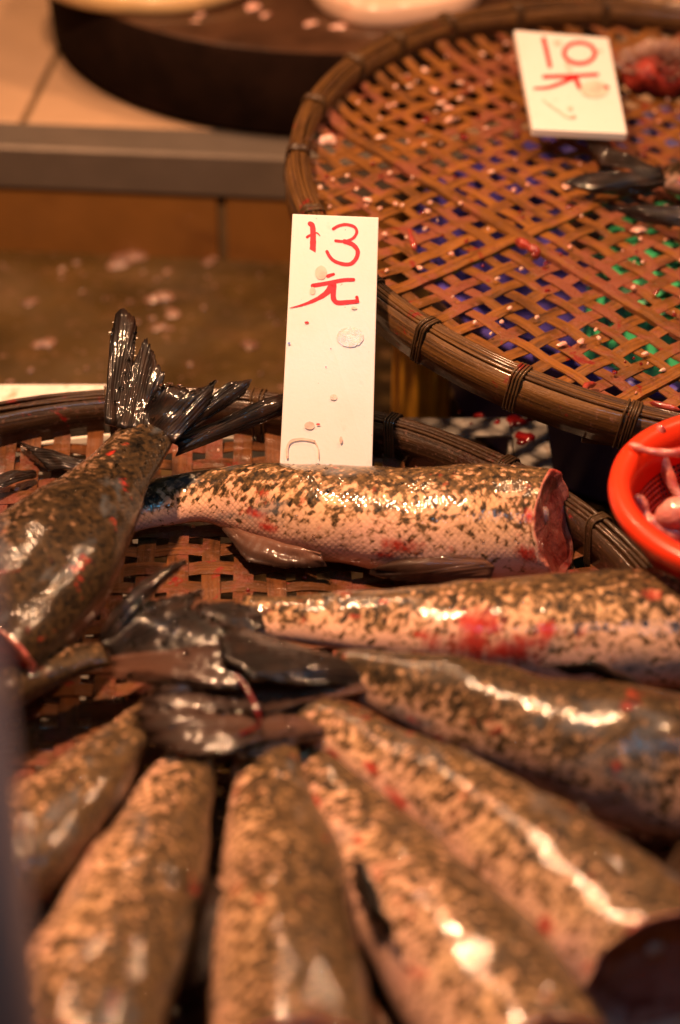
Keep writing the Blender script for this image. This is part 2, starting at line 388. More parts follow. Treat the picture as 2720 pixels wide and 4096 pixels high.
# ------------------------------------------------------------------ bamboo baskets
def basket(name, M, RB, z_weave, rot, pitch, width, wm, rm, twill, lash_angles, label, thick_at, seed, rimh, amp):
    rr = random.Random(seed)
    root = empty(name); root.matrix_world = M; tag(root, label, 'basket', None)
    n = int(RB/pitch)+1
    for fam in (0, 1):
        d = Vector((math.cos(rot+fam*math.pi/2), math.sin(rot+fam*math.pi/2), 0)); s = Vector((-d.y, d.x, 0))
        for i in range(-n, n+1):
            off = i*pitch+rr.uniform(-.035, .035)*pitch
            if abs(off) > RB-.016: continue
            half = math.sqrt(RB*RB-off*off)-.006
            fat = (fam, i) in thick_at
            w = (width*rr.uniform(.9, 1.1))/2*(1.1 if fat else 1)
            th = .0010 if not fat else .0040
            v = []; uv = []; f = []; step_ = pitch/3; k = int(half*2/step_)+1; skew = rr.uniform(-.005, .005)
            wob = rr.random()*9
            for q in range(k+1):
                x = -half+2*half*q/k; j = x/pitch
                if twill: ph = math.sin(math.pi/2*(j+i)+math.pi/4) if fam == 0 else -math.sin(math.pi/2*(j-i)+math.pi/4)
                else: ph = math.cos(math.pi*(j+i+fam))
                if fat: ph = ph*1.6-1.2
                z = z_weave+amp*max(-1, min(1, ph*1.3))
                z += .0015*noise.noise(Vector((x*9, off*9, wob)))
                o2 = off+skew*x+.0016*noise.noise(Vector((x*14, off*3, wob+5)))
                e = min(1, max(0, (half-abs(x))/.05)); z += (1-e)**2*.010
                c = d*x+s*o2; ww = w*(1+.10*noise.noise(Vector((x*25, wob, 1))))
                for (a, zz) in ((-1, 0), (-1, th*.85), (0, th), (1, th*.85), (1, 0)):
                    v.append(c+s*(ww*a)+Vector((0, 0, z+zz))); uv.append((x, ww*a))
                if q:
                    o = (q-1)*5
                    f += [(o+e1, o+(e1+1) % 5, o+5+(e1+1) % 5, o+5+e1) for e1 in range(5)]
            f += [(0, 1, 2, 3, 4), tuple(k*5+e1 for e1 in (4, 3, 2, 1, 0))]
            ob = obj('rib' if fat else 'strip', v, f, wm, root, False, uv)
    # rim: outer and inner split-bamboo bands, top canes, cane lashings
    N = 120
    def band(r0, r1, z0, z1, nm, sd):
        m = MB(); v = []; uv = []; f = []
        for j in range(N):
            th = 2*math.pi*j/N; w_ = .0012*noise.noise(Vector((math.cos(th)*4, math.sin(th)*4, sd))); c, s_ = math.cos(th), math.sin(th)
            for (r_, z_) in ((r0, z0), (r1-.001, z0), (r1+.0008, (z0+z1)/2), (r1-.001, z1), (r0, z1)):
                v.append(Vector(((r_+w_)*c, (r_+w_)*s_, z_+w_))); uv.append((th*r1, z_+r_))
        for j in range(N):
            a, b_ = j*5, ((j+1) % N)*5
            f += [(a+e1, b_+e1, b_+(e1+1) % 5, a+(e1+1) % 5) for e1 in range(5)]
        m.add(v, f, uv); return m.build(nm, rm, root)
    band(RB-.003, RB+.003, -rimh, -.0015, 'outer_band', 1)
    band(RB-.013, RB-.009, -rimh+.004, -.001, 'inner_band', 2)
    for q, (ro, zo, cr) in enumerate(((-.0008, .0, .0014), (-.0035, .0008, .0018), (-.0068, .0006, .0016), (-.0098, .0002, .0014))):
        m = MB(); pts = []
        for j in range(N+1):
            th = 2*math.pi*j/N; w_ = .0012*noise.noise(Vector((math.cos(th)*5, math.sin(th)*5, q*7+seed)))
            pts.append(((RB+ro+w_)*math.cos(th), (RB+ro+w_)*math.sin(th), zo+w_))
        m.tube(pts, cr, 6, False); m.build('rim_cane', rm, root)
    for a in lash_angles:
        m = MB()
        for k in range(rr.choice((4, 4, 5))):
            th = rad(a)+(k-1.8)*.0021/RB+rr.uniform(-.0006, .0006)/RB; c, s_ = math.cos(th), math.sin(th); pts = []
            for q in range(15):
                u = 2*math.pi*q/14; cu, su = math.cos(u), math.sin(u)
                rr_ = RB-.005+.0086*math.copysign(abs(cu)**.45, cu); zz = -rimh/2+.0005+(rimh/2+.0028)*math.copysign(abs(su)**.45, su)
                tw = .0015*su/RB
                pts.append((rr_*math.cos(th+tw), rr_*math.sin(th+tw), zz))
            m.tube(pts, .0009, 6, False)
        m.build('lashing', LASH, root)
    return root
FB = Vector((-.1175, -.233, .036))
front = basket('bamboo_tray', Matrix.Translation(FB), .333, -.034, rad(2), .0205, .0128, WEAVE1, RIM1, False,
      [a for a in (17, 31, 46, 62, 79, 97, 117, 133, 150, 170, 195, 220, 250, 285, 320, 345)],
      'round bamboo tray heaped with mottled cut fish, dark wet rim', {(0, 4), (0, 12), (1, -8)}, 3, .032, .0008)
UN = Vector((.1045, -.07, 1)).normalized()
UC = Vector((.276, .281, .1-.1045*.026+.07*.031))
UM = Matrix.Translation(UC) @ Vector((0, 0, 1)).rotation_difference(UN).to_matrix().to_4x4()
rear = basket('bamboo_tray', UM, .313, -.026, rad(-46), .0202, .0094, WEAVE2, RIM2, False,
      [150, 165, 180, 196, 209, 214, 225, 239, 253, 268, 285, 305, 330, 0, 30, 60, 80, 100, 115, 128, 139],
      'round bamboo tray of open diagonal weave resting on the blue tub, nearly empty', {(0, 1), (1, 3), (0, -7), (1, -6)}, 5, .027, .0006)
def atu(px, py, h):                      # sight line meets the rear tray's weave, raised by h
    o = UM @ Vector((0, 0, -.026+h)); r = ray(px, py); return CAM + r*((o-CAM).dot(UN)/r.dot(UN))

# ------------------------------------------------------------------ what carries the trays
def tub(name, mat, loc, prof, label, cat, ribs=0):
    root = empty(name, loc); m = MB(); m.lathe(prof, 96); m.build('body', mat, root); return tag(root, label, cat)
H = .135
t = tub('plastic_tub', BLUE, (.300, .335, FZ), [(.001, .003), (.205, .003), (.212, .008), (.236, H-.012), (.244, H-.012), (.246, H-.004), (.240, H), (.230, H-.002), (.206, .012), (.001, .010)],
        'dark blue plastic tub standing under the open bamboo tray', 'tub')
t = tub('plastic_basin', GREEN, (.318, .275, FZ+.0105), [(.136, 0), (.141, .002), (.140, .008), (.134, .010), (.128, .124), (.120, .134), (.001, .135)],
        'green plastic basin upturned under the open bamboo tray', 'basin')
yr = empty('ribbed_canister', (.062, .242, FZ)); m = MB(); n = 96; v = []; prof = [(.001, .001), (.021, .001), (.022, .005), (.0215, .1), (.0225, .101), (.0225, .106), (.020, .107), (.019, .012), (.001, .012)]
for (r_, z_) in prof:
    for j in range(n):
        th = 2*math.pi*j/n; k = 1+(.05*math.sin(th*10) if .003 < z_ < .1005 else 0); v.append(Vector((r_*k*math.cos(th), r_*k*math.sin(th), z_)))
m.add(v, [(i*n+j, i*n+(j+1) % n, (i+1)*n+(j+1) % n, (i+1)*n+j) for i in range(len(prof)-1) for j in range(n)])
m.build('body', YELLOW, yr); tag(yr, 'narrow ribbed yellow plastic canister on the floor beside the blue tub', 'canister')

RZ = -.012
rk = empty('steel_rack', (0, 0, FZ))
P1, P2 = at(1480, 1640, RZ), at(2040, 1668, RZ)
cx = P2.x
def bar(nm, lo, hi):
    m = MB(); m.box((lo[0], lo[1], lo[2]-FZ), (hi[0], hi[1], hi[2]-FZ)); return bevel(m.build(nm, RACK, rk, False), .0012)
yb = P2.y
bar('top_bar', (-.52, yb-.024, RZ-.003), (cx-.0005, yb, RZ)); bar('side_lip', (-.52, yb-.0275, RZ-.022), (cx-.026, yb-.0245, RZ-.0005))
bar('top_bar', (cx, yb-.62, RZ-.003), (cx+.026, yb+.001, RZ)); bar('side_lip', (cx-.0035, yb-.6, RZ-.022), (cx-.0005, yb-.028, RZ-.0005))
bar('top_bar', (-.52, yb-.62, RZ-.003), (cx-.0005, yb-.594, RZ))
bar('top_bar', (-.547, yb-.62, RZ-.003), (-.5205, yb, RZ))
for (x, y) in ((cx+.002, yb-.02), (cx+.002, yb-.61), (-.54, yb-.02), (-.54, yb-.61)): bar('leg', (x, y, FZ+.0005), (x+.018, y+.018, RZ-.0035))
tag(rk, 'low grey galvanised steel rack spattered with blood under the fish tray', 'rack')
for (px, py, r, lb) in ((1915, 1665, .0042, 'round bright blood drop on the long bar of the steel rack'), (1838, 1650, .0020, 'small blood drop near the back edge of the steel rack bar'),
        (2062, 1685, .0085, 'large dark blood clot on the corner of the steel rack'), (2115, 1683, .0036, 'small blood drop on the outer edge of the steel rack corner'),
        (2100, 1750, .0085, 'large blood clot on the short arm of the steel rack'), (1990, 1690, .0034, 'dark blood drop at the joint of the two steel rack bars'),
        (1885, 1696, .0016, 'tiny blood speck at the front lip of the steel rack bar'), (2085, 1768, .0045, 'blood dribble running from the clot on the short rack arm')):
    loc = at(px, py, RZ); v, f = flake(Vector((0, 0, 0)), r, thick=min(.0012, r*.3), seed=int(px)); o = obj('blood_drop', v, f, BLOOD); o.location = loc+Vector((0, 0, .0003))
    tag(o, lb, 'blood drop', 'blood drops on the steel rack')
m = MB(); m.box((-.50, -.50, RZ+.0005), (-.13, yb+.036, RZ+.006)); o = bevel(m.build('foam_board', FOAM, None, False), .001); tag(o, 'thin white foam board lying on the rack under the fish tray', 'foam board')
m = MB(); m.tube([(-.165, -.66, FZ), (-.165, -.66, .3), (-.165, -.66, 1.3)], .055, 40); m.lathe([(.001, FZ), (.075, FZ), (.075, FZ+.006), (.056, FZ+.008)], 40, Matrix.Translation((-.165, -.66, .0005)))
tag(m.build('grey_post', POST), 'dull grey painted post standing in front of the fish tray', 'post')

# ------------------------------------------------------------------ fish
def fish_body(st, roll=20, ratio=.70, seed=0, tone=.5, blood=(), nseg=14, dorsal_flip=1, world=False):
    """st: (px, py, z, half depth of body in cm) from the tail to the cut; returns verts, faces, uv, data, rings"""
    P = []
    for (px, py, z, a) in st:
        w = at(px, py, z); P.append([w.x, w.y, w.z, a/100])
    C = catmull(P, nseg); k = len(C); n = 56
    v = []; uv = []; data = []; L = 0; frames = []
    for i, c in enumerate(C):
        c0 = Vector(C[max(i-1, 0)][:3]); c1 = Vector(C[min(i+1, k-1)][:3]); t = (c1-c0).normalized()
        s = t.cross(Vector((0, 0, 1))).normalized(); nn = s.cross(t)
        r_ = rad(roll); do = (-s*math.cos(r_)+nn*math.sin(r_))*dorsal_flip; la = t.cross(do).normalized()
        if la.z < 0: la = -la
        p = Vector(c[:3]); A = c[3]; T = i/(k-1)
        B = A*(ratio*(.62+.38*min(1, T*1.8)))
        if i: L += (p-Vector(C[i-1][:3])).length
        close = min(1, .35+T*12)
        frames.append((p, t, do, la, A, B))
        for j in range(n):
            th = 2*math.pi*j/n; cc, ss = math.cos(th), math.sin(th)
            ca = math.copysign(abs(cc)**.90, cc); sa = math.copysign(abs(ss)**1.12, ss)
            q = p+do*(A*ca)+la*(B*sa*close*(1-.10*cc))
            d = noise.noise(q*17+Vector((seed, 0, 0)))*.0045*min(1, T*3)+noise.noise(q*55+Vector((seed, 3, 0)))*.0012
            q = q+(do*ca+la*sa)*d
            v.append(q); uv.append((L, j/n*2*math.pi*(A+B)/2))
            bl = 0
            for (bt, bth, br) in blood:
                dd = math.hypot((T-bt)/.5, ((th-bth+math.pi) % (2*math.pi)-math.pi)/3)
                bl = max(bl, 1-dd/br)
            data.append((max(0, bl), tone, .5+.5*cc, 1))
    f = [(i*n+j, i*n+(j+1) % n, (i+1)*n+(j+1) % n, (i+1)*n+j) for i in range(k-1) for j in range(n)]
    f.append(tuple(range(n))[::-1])
    return v, f, uv, data, frames, n
def fish(name, st, label, cap=-.004, capmat=None, cut_tilt=0, cut_lat=0, beads=70, **kw):
    v, f, uv, data, fr, n = fish_body(st, **kw)
    base = Vector((fr[-1][0].x, fr[-1][0].y, fr[-1][0].z)); root = empty(name, base); tag(root, label, 'fish', None)
    # slant the cut
    if cut_tilt or cut_lat:
        p, t, do, la, A, B = fr[-1]; k = len(fr)
        for i in range(max(0, k-16), k):
            g = ((i-(k-17))/16)
            for j in range(n):
                q = v[i*n+j]; v[i*n+j] = q+t*(g*(cut_tilt*(q-fr[i][0]).dot(fr[i][2])-cut_lat*(q-fr[i][0]).dot(fr[i][3])))
    p, t, do, la, A, B = fr[-1]
    for i in (len(fr)-2, len(fr)-1):
        for j in range(n): v[i*n+j] = v[i*n+j]+t*(.0032*noise.noise(Vector((math.cos(j/n*6.283)*2.6, math.sin(j/n*6.283)*2.6, A*900))))
    ob = obj('body', [q-base for q in v], f, SKIN, root, True, uv)
    ca = ob.data.color_attributes.new('fishdata', 'FLOAT_COLOR', 'POINT')
    for i, c in enumerate(data): ca.data[i].color = c
    if beads:
        m = MB(); rr = random.Random(len(v)+beads)
        for q in range(beads):
            i = rr.randrange(2, len(fr)-2); j = int((rr.uniform(.5, 2.6))/6.2832*n)
            nm = (v[i*n+j]-fr[i][0]).normalized(); a1 = nm.orthogonal().normalized(); b1_ = nm.cross(a1); r_ = rr.uniform(.0007, .0018); c = v[i*n+j]-base
            vv = [c+(a1*math.cos(g)+b1_*math.sin(g))*(r_*math.sin(h_))+nm*(r_*.42*math.cos(h_)) for h_ in (.15, .8, 1.4, 2.0) for g in [2*math.pi*k/7 for k in range(7)]]
            m.add(vv, [(a*7+k, (a+1)*7+k, (a+1)*7+(k+1) % 7, a*7+(k+1) % 7) for a in range(3) for k in range(7)]+[tuple(range(7))])
        d = m.build('glint_beads', GLINT, root); d['kind'] = 'stuff'  # added beads that give the skin its glints
    # cut face
    p, t, do, la, A, B = fr[-1]; last = v[-n:]; c = sum(last, Vector())/n; vv = []; ff = []; rings = (1.0, .985, .94, .86, .62, .4, .2, .04)
    for k_, q in enumerate(rings):
        for j in range(n):
            e = c+(last[j]-c)*q
            d = cap*(1-q*q)+(.0045*noise.noise(e*55+Vector((5, 0, 0)))*min(1, (1-q)*5))+(.0012 if 0 < k_ < 3 else 0)
            vv.append(e+t*d)
    ff = [(i*n+j, i*n+(j+1) % n, (i+1)*n+(j+1) % n, (i+1)*n+j) for i in range(len(rings)-1) for j in range(n)]+[tuple((len(rings)-1)*n+j for j in range(n))]
    cf = obj('cut_face', [q-base for q in vv], ff, capmat or FLESH, root)
    cf.data.materials.append(LIP)
    for pl in list(cf.data.polygons)[:3*n]: pl.material_index = 1
    # backbone stub in the cut
    m = MB(); q = c+do*(A*.15)+t*(cap*.9); m.tube([q-t*.012-base, q-base+t*.0005, q-base+t*.002], [.006, .0058, .0035], 10); m.build('backbone', PALE, root)
    root['_n'] = 0; del root['_n']
    return root, base
def fin(root, base, pb, pt, name='fin', mid=None, rays=14, bow=.004, ragged=.05, seed=1, thick=.0010, rid=.0002, mat=None, drops=0, wr=.0022):
    """a ray fin spanned between a root line and a tip line"""
    cv = lambda q: q if isinstance(q, Vector) else at(*q)
    N = rays*4; M_ = 14
    A = polyline([cv(q) for q in pb], N+1); Bt = polyline([cv(q) for q in pt], N+1)
    Mi = polyline([cv(q) for q in mid], N+1) if mid else None
    v = []; uv = []; g = []
    for i in range(N+1):
        rg = 1-ragged*abs(noise.noise(Vector((i*.45, seed*3.1, 0))))*2-ragged*.5*R.random()
        for j in range(M_+1):
            s = j/M_*rg
            q = A[i].lerp(Bt[i], s) if not Mi else A[i]*((1-s)**2)+Mi[i]*(2*s*(1-s))+Bt[i]*(s*s)
            v.append(q); uv.append((i/N*(rays/14), j/M_))
    W_ = M_+1; out = []
    for i in range(N+1):
        for j in range(W_):
            du = v[min(i+1, N)*W_+j]-v[max(i-1, 0)*W_+j]; dv = v[i*W_+min(j+1, M_)]-v[i*W_+max(j-1, 0)]
            nr = du.cross(dv); nr = nr.normalized() if nr.length > 1e-12 else Vector((0, 0, 1))
            if nr.z < 0: nr = -nr
            u_ = i/N
            out.append(v[i*W_+j]+nr*(rid*math.sin(2*math.pi*rays*u_)*min(1, j/3)+bow*math.sin(math.pi*u_)*math.sin(math.pi*.9*j/M_)+wr*noise.noise(Vector((u_*(3.5 if wr < .003 else 6), j*.22, seed)))) -base)
    f = [(i*W_+j, (i+1)*W_+j, (i+1)*W_+j+1, i*W_+j+1) for i in range(N) for j in range(M_)]
    o = obj(name, out, f, mat or FIN, root, True, uv); md = o.modifiers.new('thickness', 'SOLIDIFY'); md.thickness = thick; md.offset = 0
    if drops:
        m = MB(); rr = random.Random(seed)
        for q in range(drops):
            if rr.random() < .55: i, j = rr.randrange(N+1), M_                    # glint beads along the torn edge
            else: i, j = rr.randrange(N+1), rr.randrange(3, M_)
            r_ = rr.uniform(.0010, .0027); c = out[i*W_+j]+Vector((0, 0, thick/2+r_*.1))
            vv = [c+Vector((r_*math.sin(a)*math.cos(b_), r_*math.sin(a)*math.sin(b_), r_*.42*math.cos(a))) for a in (.15, .8, 1.4, 2.0) for b_ in [2*math.pi*k/7 for k in range(7)]]
            m.add(vv, [(a*7+k, (a+1)*7+k, (a+1)*7+(k+1) % 7, a*7+(k+1) % 7) for a in range(3) for k in range(7)]+[tuple(range(7))])
        d = m.build('glint_beads', GLINT, root); d['kind'] = 'stuff'  # added beads, flattened so the fins sparkle
    return o

# the pale fish with the price card behind it
f1, b1 = fish('cut_fish', [(400, 2072, .022, 1.6), (620, 2010, .022, 1.75), (850, 1988, .026, 2.1), (1150, 2022, .032, 2.9), (1500, 2066, .036, 3.5), (1900, 2086, .038, 3.75), (2215, 2094, .038, 3.65)],
     'pale pink mottled tail half of a fish lying in front of the 13 card', cap=-.006, roll=36, ratio=.74, seed=3, tone=.66, cut_tilt=.05, cut_lat=.5,
     blood=((.46, 2.1, .10), (.49, 2.4, .10), (.72, 2.3, .11), (.69, 2.6, .09), (.95, 2.4, .14), (.97, 1.7, .10)))
fin(f1, b1, [(1280, 2215, .024), (1080, 2150, .022), (920, 2095, .020)], [(1310, 2268, .016), (1120, 2275, .012), (985, 2250, .012), (890, 2120, .016)], 'anal_fin', rays=12, bow=.002, seed=2, mat=FINPALE)
fin(f1, b1, [(1900, 2215, .036), (1980, 2265, .032), (1960, 2320, .024)], [(1660, 2222, .030), (1500, 2272, .024), (1470, 2290, .020), (1640, 2335, .014)], 'pelvic_fin', rays=10, bow=.006, seed=4, ragged=.02, mat=FINBROWN)
# fish with the raised tail
f2, b2 = fish('cut_fish', [(600, 1712, .066, 2.15), (560, 1780, .064, 2.1), (440, 1925, .060, 2.8), (310, 2090, .056, 4.0), (180, 2270, .052, 4.9), (60, 2430, .050, 4.8), (-50, 2560, .05, 4.3), (-105, 2625, .05, 4.0)],
     'dark olive mottled tail half of a fish, its tail fin raised over the tray rim', cap=.004, capmat=FLESHDARK, roll=12, ratio=.72, seed=8, tone=.20, blood=((.25, 1.6, .05),))
Z5 = [(x/1.206, 1150+y/1.206) for x, y in ((510, 640), (600, 655), (650, 670), (730, 690), (800, 715), (850, 740), (870, 790))]
def zf(pts, zs): return [(x/1.206, 1150+y/1.206, z) for (x, y), z in zip(pts, zs)]
fin(f2, b2, zf(((505, 660), (560, 670), (620, 690)), (.070, .072, .072)), zf(((535, 230), (560, 120), (600, 100), (645, 140), (662, 200), (640, 330)), (.103, .112, .114, .111, .105, .096)), 'tail_fin', zf(((520, 420), (590, 430), (640, 440)), (.087, .089, .088)), rays=12, bow=.002, ragged=.015, seed=3, drops=14)
fin(f2, b2, zf(((560, 675), (650, 690), (730, 705)), (.073, .073, .072)), zf(((640, 370), (700, 228), (725, 260), (765, 350), (800, 415), (780, 480)), (.095, .106, .105, .100, .095, .09)), 'tail_fin', zf(((630, 500), (680, 510), (735, 540)), (.083, .084, .083)), rays=12, bow=.002, ragged=.05, seed=5)
fin(f2, b2, zf(((640, 690), (740, 715), (840, 745)), (.070, .071, .070)), zf(((755, 480), (830, 465), (940, 492), (1020, 475), (1050, 445), (1010, 560)), (.094, .094, .09, .092, .094, .084)), 'tail_fin', rays=14, bow=.004, ragged=.05, seed=7, drops=18)
fin(f2, b2, zf(((800, 715), (850, 740)), (.069, .067)), zf(((1085, 475), (1130, 452), (1215, 440), (1190, 510)), (.088, .090, .09, .082)), 'tail_fin', rays=9, bow=.004, ragged=.04, seed=9)
fin(f2, b2, zf(((820, 735), (860, 770), (850, 815)), (.066, .062, .058)), zf(((1250, 560), (1370, 530), (1430, 535), (1380, 610)), (.066, .068, .068, .060)), 'tail_fin', rays=10, bow=.004, ragged=.03, seed=11)
# fish fanned out over the tray, tails to the middle
f3, b3 = fish('cut_fish', [(960, 2455, .044, 1.2), (1150, 2475, .045, 1.4), (1500, 2495, .048, 2.2), (1850, 2508, .049, 2.9), (2250, 2512, .050, 3.5), (2600, 2525, .050, 3.75), (2790, 2530, .05, 3.75)],
     'tan mottled fish with a large red blood patch, lying below the pale fish', cap=.003, roll=30, ratio=.74, seed=12, tone=.54, blood=((.53, 1.8, .20), (.51, 2.2, .24), (.57, 2.3, .20), (.64, 1.9, .11), (.60, 2.1, .12), (.30, 1.6, .07), (.42, 2.0, .06), (.42, 2.5, .06), (.83, 1.3, .09), (.35, 1.2, .05)))
f4, b4 = fish('cut_fish', [(1330, 2690, .052, 1.3), (1480, 2715, .054, 1.6), (1720, 2782, .056, 2.2), (2000, 2872, .056, 2.9), (2400, 2985, .056, 3.6), (2620, 3040, .055, 3.85), (2800, 3085, .055, 3.9)],
     'dark speckled fish with long silver gleams, next to the blood patched fish', cap=.003, roll=40, ratio=.72, seed=17, tone=.34, blood=((.33, 2.4, .09), (.40, 2.6, .07)))
f5, b5 = fish('cut_fish', [(1120, 2850, .046, 1.4), (1300, 2905, .048, 1.6), (1520, 3020, .050, 2.0), (1800, 3215, .050, 2.8), (2120, 3450, .050, 3.5), (2440, 3700, .050, 4.0), (2660, 3890, .05, 4.1)],
     'tan mottled fish spotted with blood, its dark red hollow cut turned outwards', cap=-.014, capmat=FLESH, roll=34, ratio=.76, seed=23, tone=.56, cut_tilt=.25, cut_lat=.45, blood=((.36, 2.0, .09), (.45, 2.2, .12), (.60, 2.6, .08), (.25, 2.4, .09), (.8, 2.1, .08), (.97, 2.2, .09), (.98, 1.4, .09)))
f6, b6 = fish('cut_fish', [(1110, 2870, .030, 1.2), (1290, 3100, .036, 1.6), (1450, 3310, .038, 2.25), (1660, 3590, .040, 3.3), (1860, 3870, .041, 4.0), (2060, 4170, .041, 4.1), (2120, 4290, .041, 4.1)],
     'pale tan mottled fish with a dark fin lying along its edge', roll=22, ratio=.74, seed=31, tone=.56, blood=((.25, 2.2, .09), (.4, 1.8, .06), (.7, 2, .05)))
f7, b7 = fish('cut_fish', [(1010, 2780, .032, 1.4), (1050, 3000, .038, 1.9), (1085, 3250, .040, 2.55), (1110, 3520, .041, 3.5), (1140, 3800, .042, 4.0), (1170, 4120, .040, 4.3), (1175, 4300, .04, 4.3)],
     'tan mottled fish with a bright red streak beside its tail', roll=34, ratio=.82, seed=37, tone=.53, blood=((.10, 2.7, .12), (.16, 2.6, .12), (.3, 2.0, .06), (.6, 2, .05)))
f8, b8 = fish('cut_fish', [(870, 2770, .028, 1.3), (780, 2990, .034, 1.6), (685, 3230, .036, 2.5), (575, 3500, .038, 3.5), (460, 3800, .040, 4.1), (350, 4120, .042, 4.3), (300, 4300, .042, 4.3)],
     'brown mottled fish with one dull grey gleam along its dark back', roll=20, ratio=.74, seed=41, tone=.50, blood=((.2, 2.2, .09), (.5, 2.2, .07)))
f9, b9 = fish('cut_fish', [(720, 2730, .028, 1.2), (580, 2865, .032, 1.55), (425, 3035, .036, 2.35), (250, 3240, .038, 3.3), (80, 3440, .038, 3.7), (-80, 3620, .036, 2.9), (-150, 3700, .036, 2.9)],
     'tan fish with a blue gleam down its side, beside bare weave', roll=34, ratio=.74, seed=47, tone=.54, blood=((.22, 2.2, .11), (.35, 2.4, .08)))
f10, b10 = fish('cut_fish', [(440, 2622, .040, 1.2), (330, 2640, .040, 1.25), (180, 2690, .040, 1.45), (40, 2755, .040, 1.7), (-100, 2830, .040, 2.0), (-160, 2860, .04, 2.0)],
     'slim dark fish stem under the raised fish, its broad black tail fin spread', roll=16, ratio=.8, seed=53, tone=.30)
# tails heaped in the middle
fin(f10, b10, [(395, 2560, .046), (430, 2600, .046)], [(690, 2258, .066), (745, 2252, .064), (690, 2300, .060)], 'tail_fin', [(470, 2360, .072), (560, 2400, .070)], rays=6, bow=.004, ragged=.03, seed=13, drops=30)
fin(f10, b10, [(405, 2575, .050), (440, 2610, .052), (450, 2660, .052)], [(560, 2410, .054), (830, 2372, .056), (780, 2440, .060), (940, 2520, .064), (1010, 2600, .066)], 'tail_fin', rays=18, bow=.008, ragged=.05, seed=15, rid=.0008, drops=150, wr=.0025)
fin(f10, b10, [(440, 2630, .054), (450, 2712, .048)], [(1000, 2560, .070), (1090, 2620, .070), (980, 2770, .062), (700, 2762, .054)], 'tail_fin', rays=16, bow=.006, ragged=.03, seed=17, mat=FINBROWN, drops=70, wr=.0022)
fin(f3, b3, [(1020, 2425, .050), (1050, 2460, .054), (1060, 2510, .052)], [(800, 2412, .05), (760, 2450, .052), (800, 2520, .054), (880, 2560, .056)], 'tail_fin', rays=14, bow=.004, ragged=.06, seed=19, drops=30)
fin(f4, b4, [(1420, 2650, .058), (1520, 2690, .056), (1500, 2730, .056)], [(960, 2510, .066), (860, 2550, .070), (880, 2640, .072), (980, 2715, .072), (1180, 2740, .068)], 'tail_fin', rays=14, bow=.006, ragged=.02, seed=21, drops=40, wr=.002)
fin(f4, b4, [(1480, 2700, .056), (1510, 2730, .056), (1490, 2760, .055)], [(900, 2720, .064), (620, 2745, .058), (540, 2800, .052), (620, 2880, .050), (1040, 2850, .060)], 'tail_fin', rays=18, bow=.005, ragged=.05, seed=23, mat=FINBROWN, drops=40, wr=.002)
fin(f5, b5, [(1370, 2890, .051), (1400, 2930, .050), (1370, 2950, .050)], [(620, 2780, .054), (480, 2850, .050), (560, 2980, .046), (700, 3055, .048), (900, 3035, .054), (1100, 2960, .058)], 'tail_fin', rays=18, bow=.010, ragged=.05, seed=25, mat=FINBROWN, drops=45, wr=.0025)
m = MB(); pts = catmull([list(at(*q)) for q in ((940, 2700, .078), (990, 2760, .074), (1030, 2850, .070), (1035, 2900, .064), (960, 2940, .058))], 6); m.tube([Vector(q) for q in pts], .0011, 7)
tag(m.build('blood_thread', BLOOD), 'thin red thread of blood trailing across the heaped black tail fins', 'blood thread')
# lower fins of the fanned fish
fin(f3, b3, [(2560, 2745, .074), (2300, 2690, .078)], [(2590, 2765, .074), (2350, 2655, .090), (2150, 2665, .082)], 'pelvic_fin', rays=9, bow=.004, seed=27)
fin(f6, b6, [(1540, 3760, .050), (1420, 3560, .052)], [(1580, 3740, .070), (1470, 3440, .078), (1410, 3430, .070)], 'pelvic_fin', rays=9, bow=.004, seed=29, ragged=.03)
fin(f8, b8, [(760, 3950, .045), (830, 3500, .05)], [(840, 3900, .055), (900, 3560, .06)], 'dorsal_fin', rays=9, bow=.003, seed=31)
fin(f9, b9, [(120, 3600, .03), (330, 3480, .03)], [(150, 3700, .03), (420, 3560, .028)], 'dorsal_fin', rays=9, bow=.003, seed=33)
# scraps of fin on the fish tray
def loose(name, pb, pt, label, seed, rays=9):
    base = at(*pb[0]); r = empty(name, base); fin(r, base, pb, pt, 'ray_web', rays=rays, bow=.003, seed=seed); return tag(r, label, 'fish fin')
loose('loose_fin', [(340, 1840, .014), (330, 1880, .012)], [(60, 1765, .014), (150, 1840, .012), (190, 1880, .010)], 'loose blue black fin lying behind the raised fish by the rim', 35)
loose('loose_fin', [(440, 2110, .010), (430, 2180, .010)], [(510, 2160, .009), (515, 2180, .008), (450, 2195, .008)], 'small black fin poking out under the raised fish onto bare weave', 37)
loose('loose_fin', [(-40, 1900, .016), (-30, 1960, .016)], [(140, 1880, .012), (150, 1905, .010)], 'dark brown fin end behind the body of the raised fish', 39)

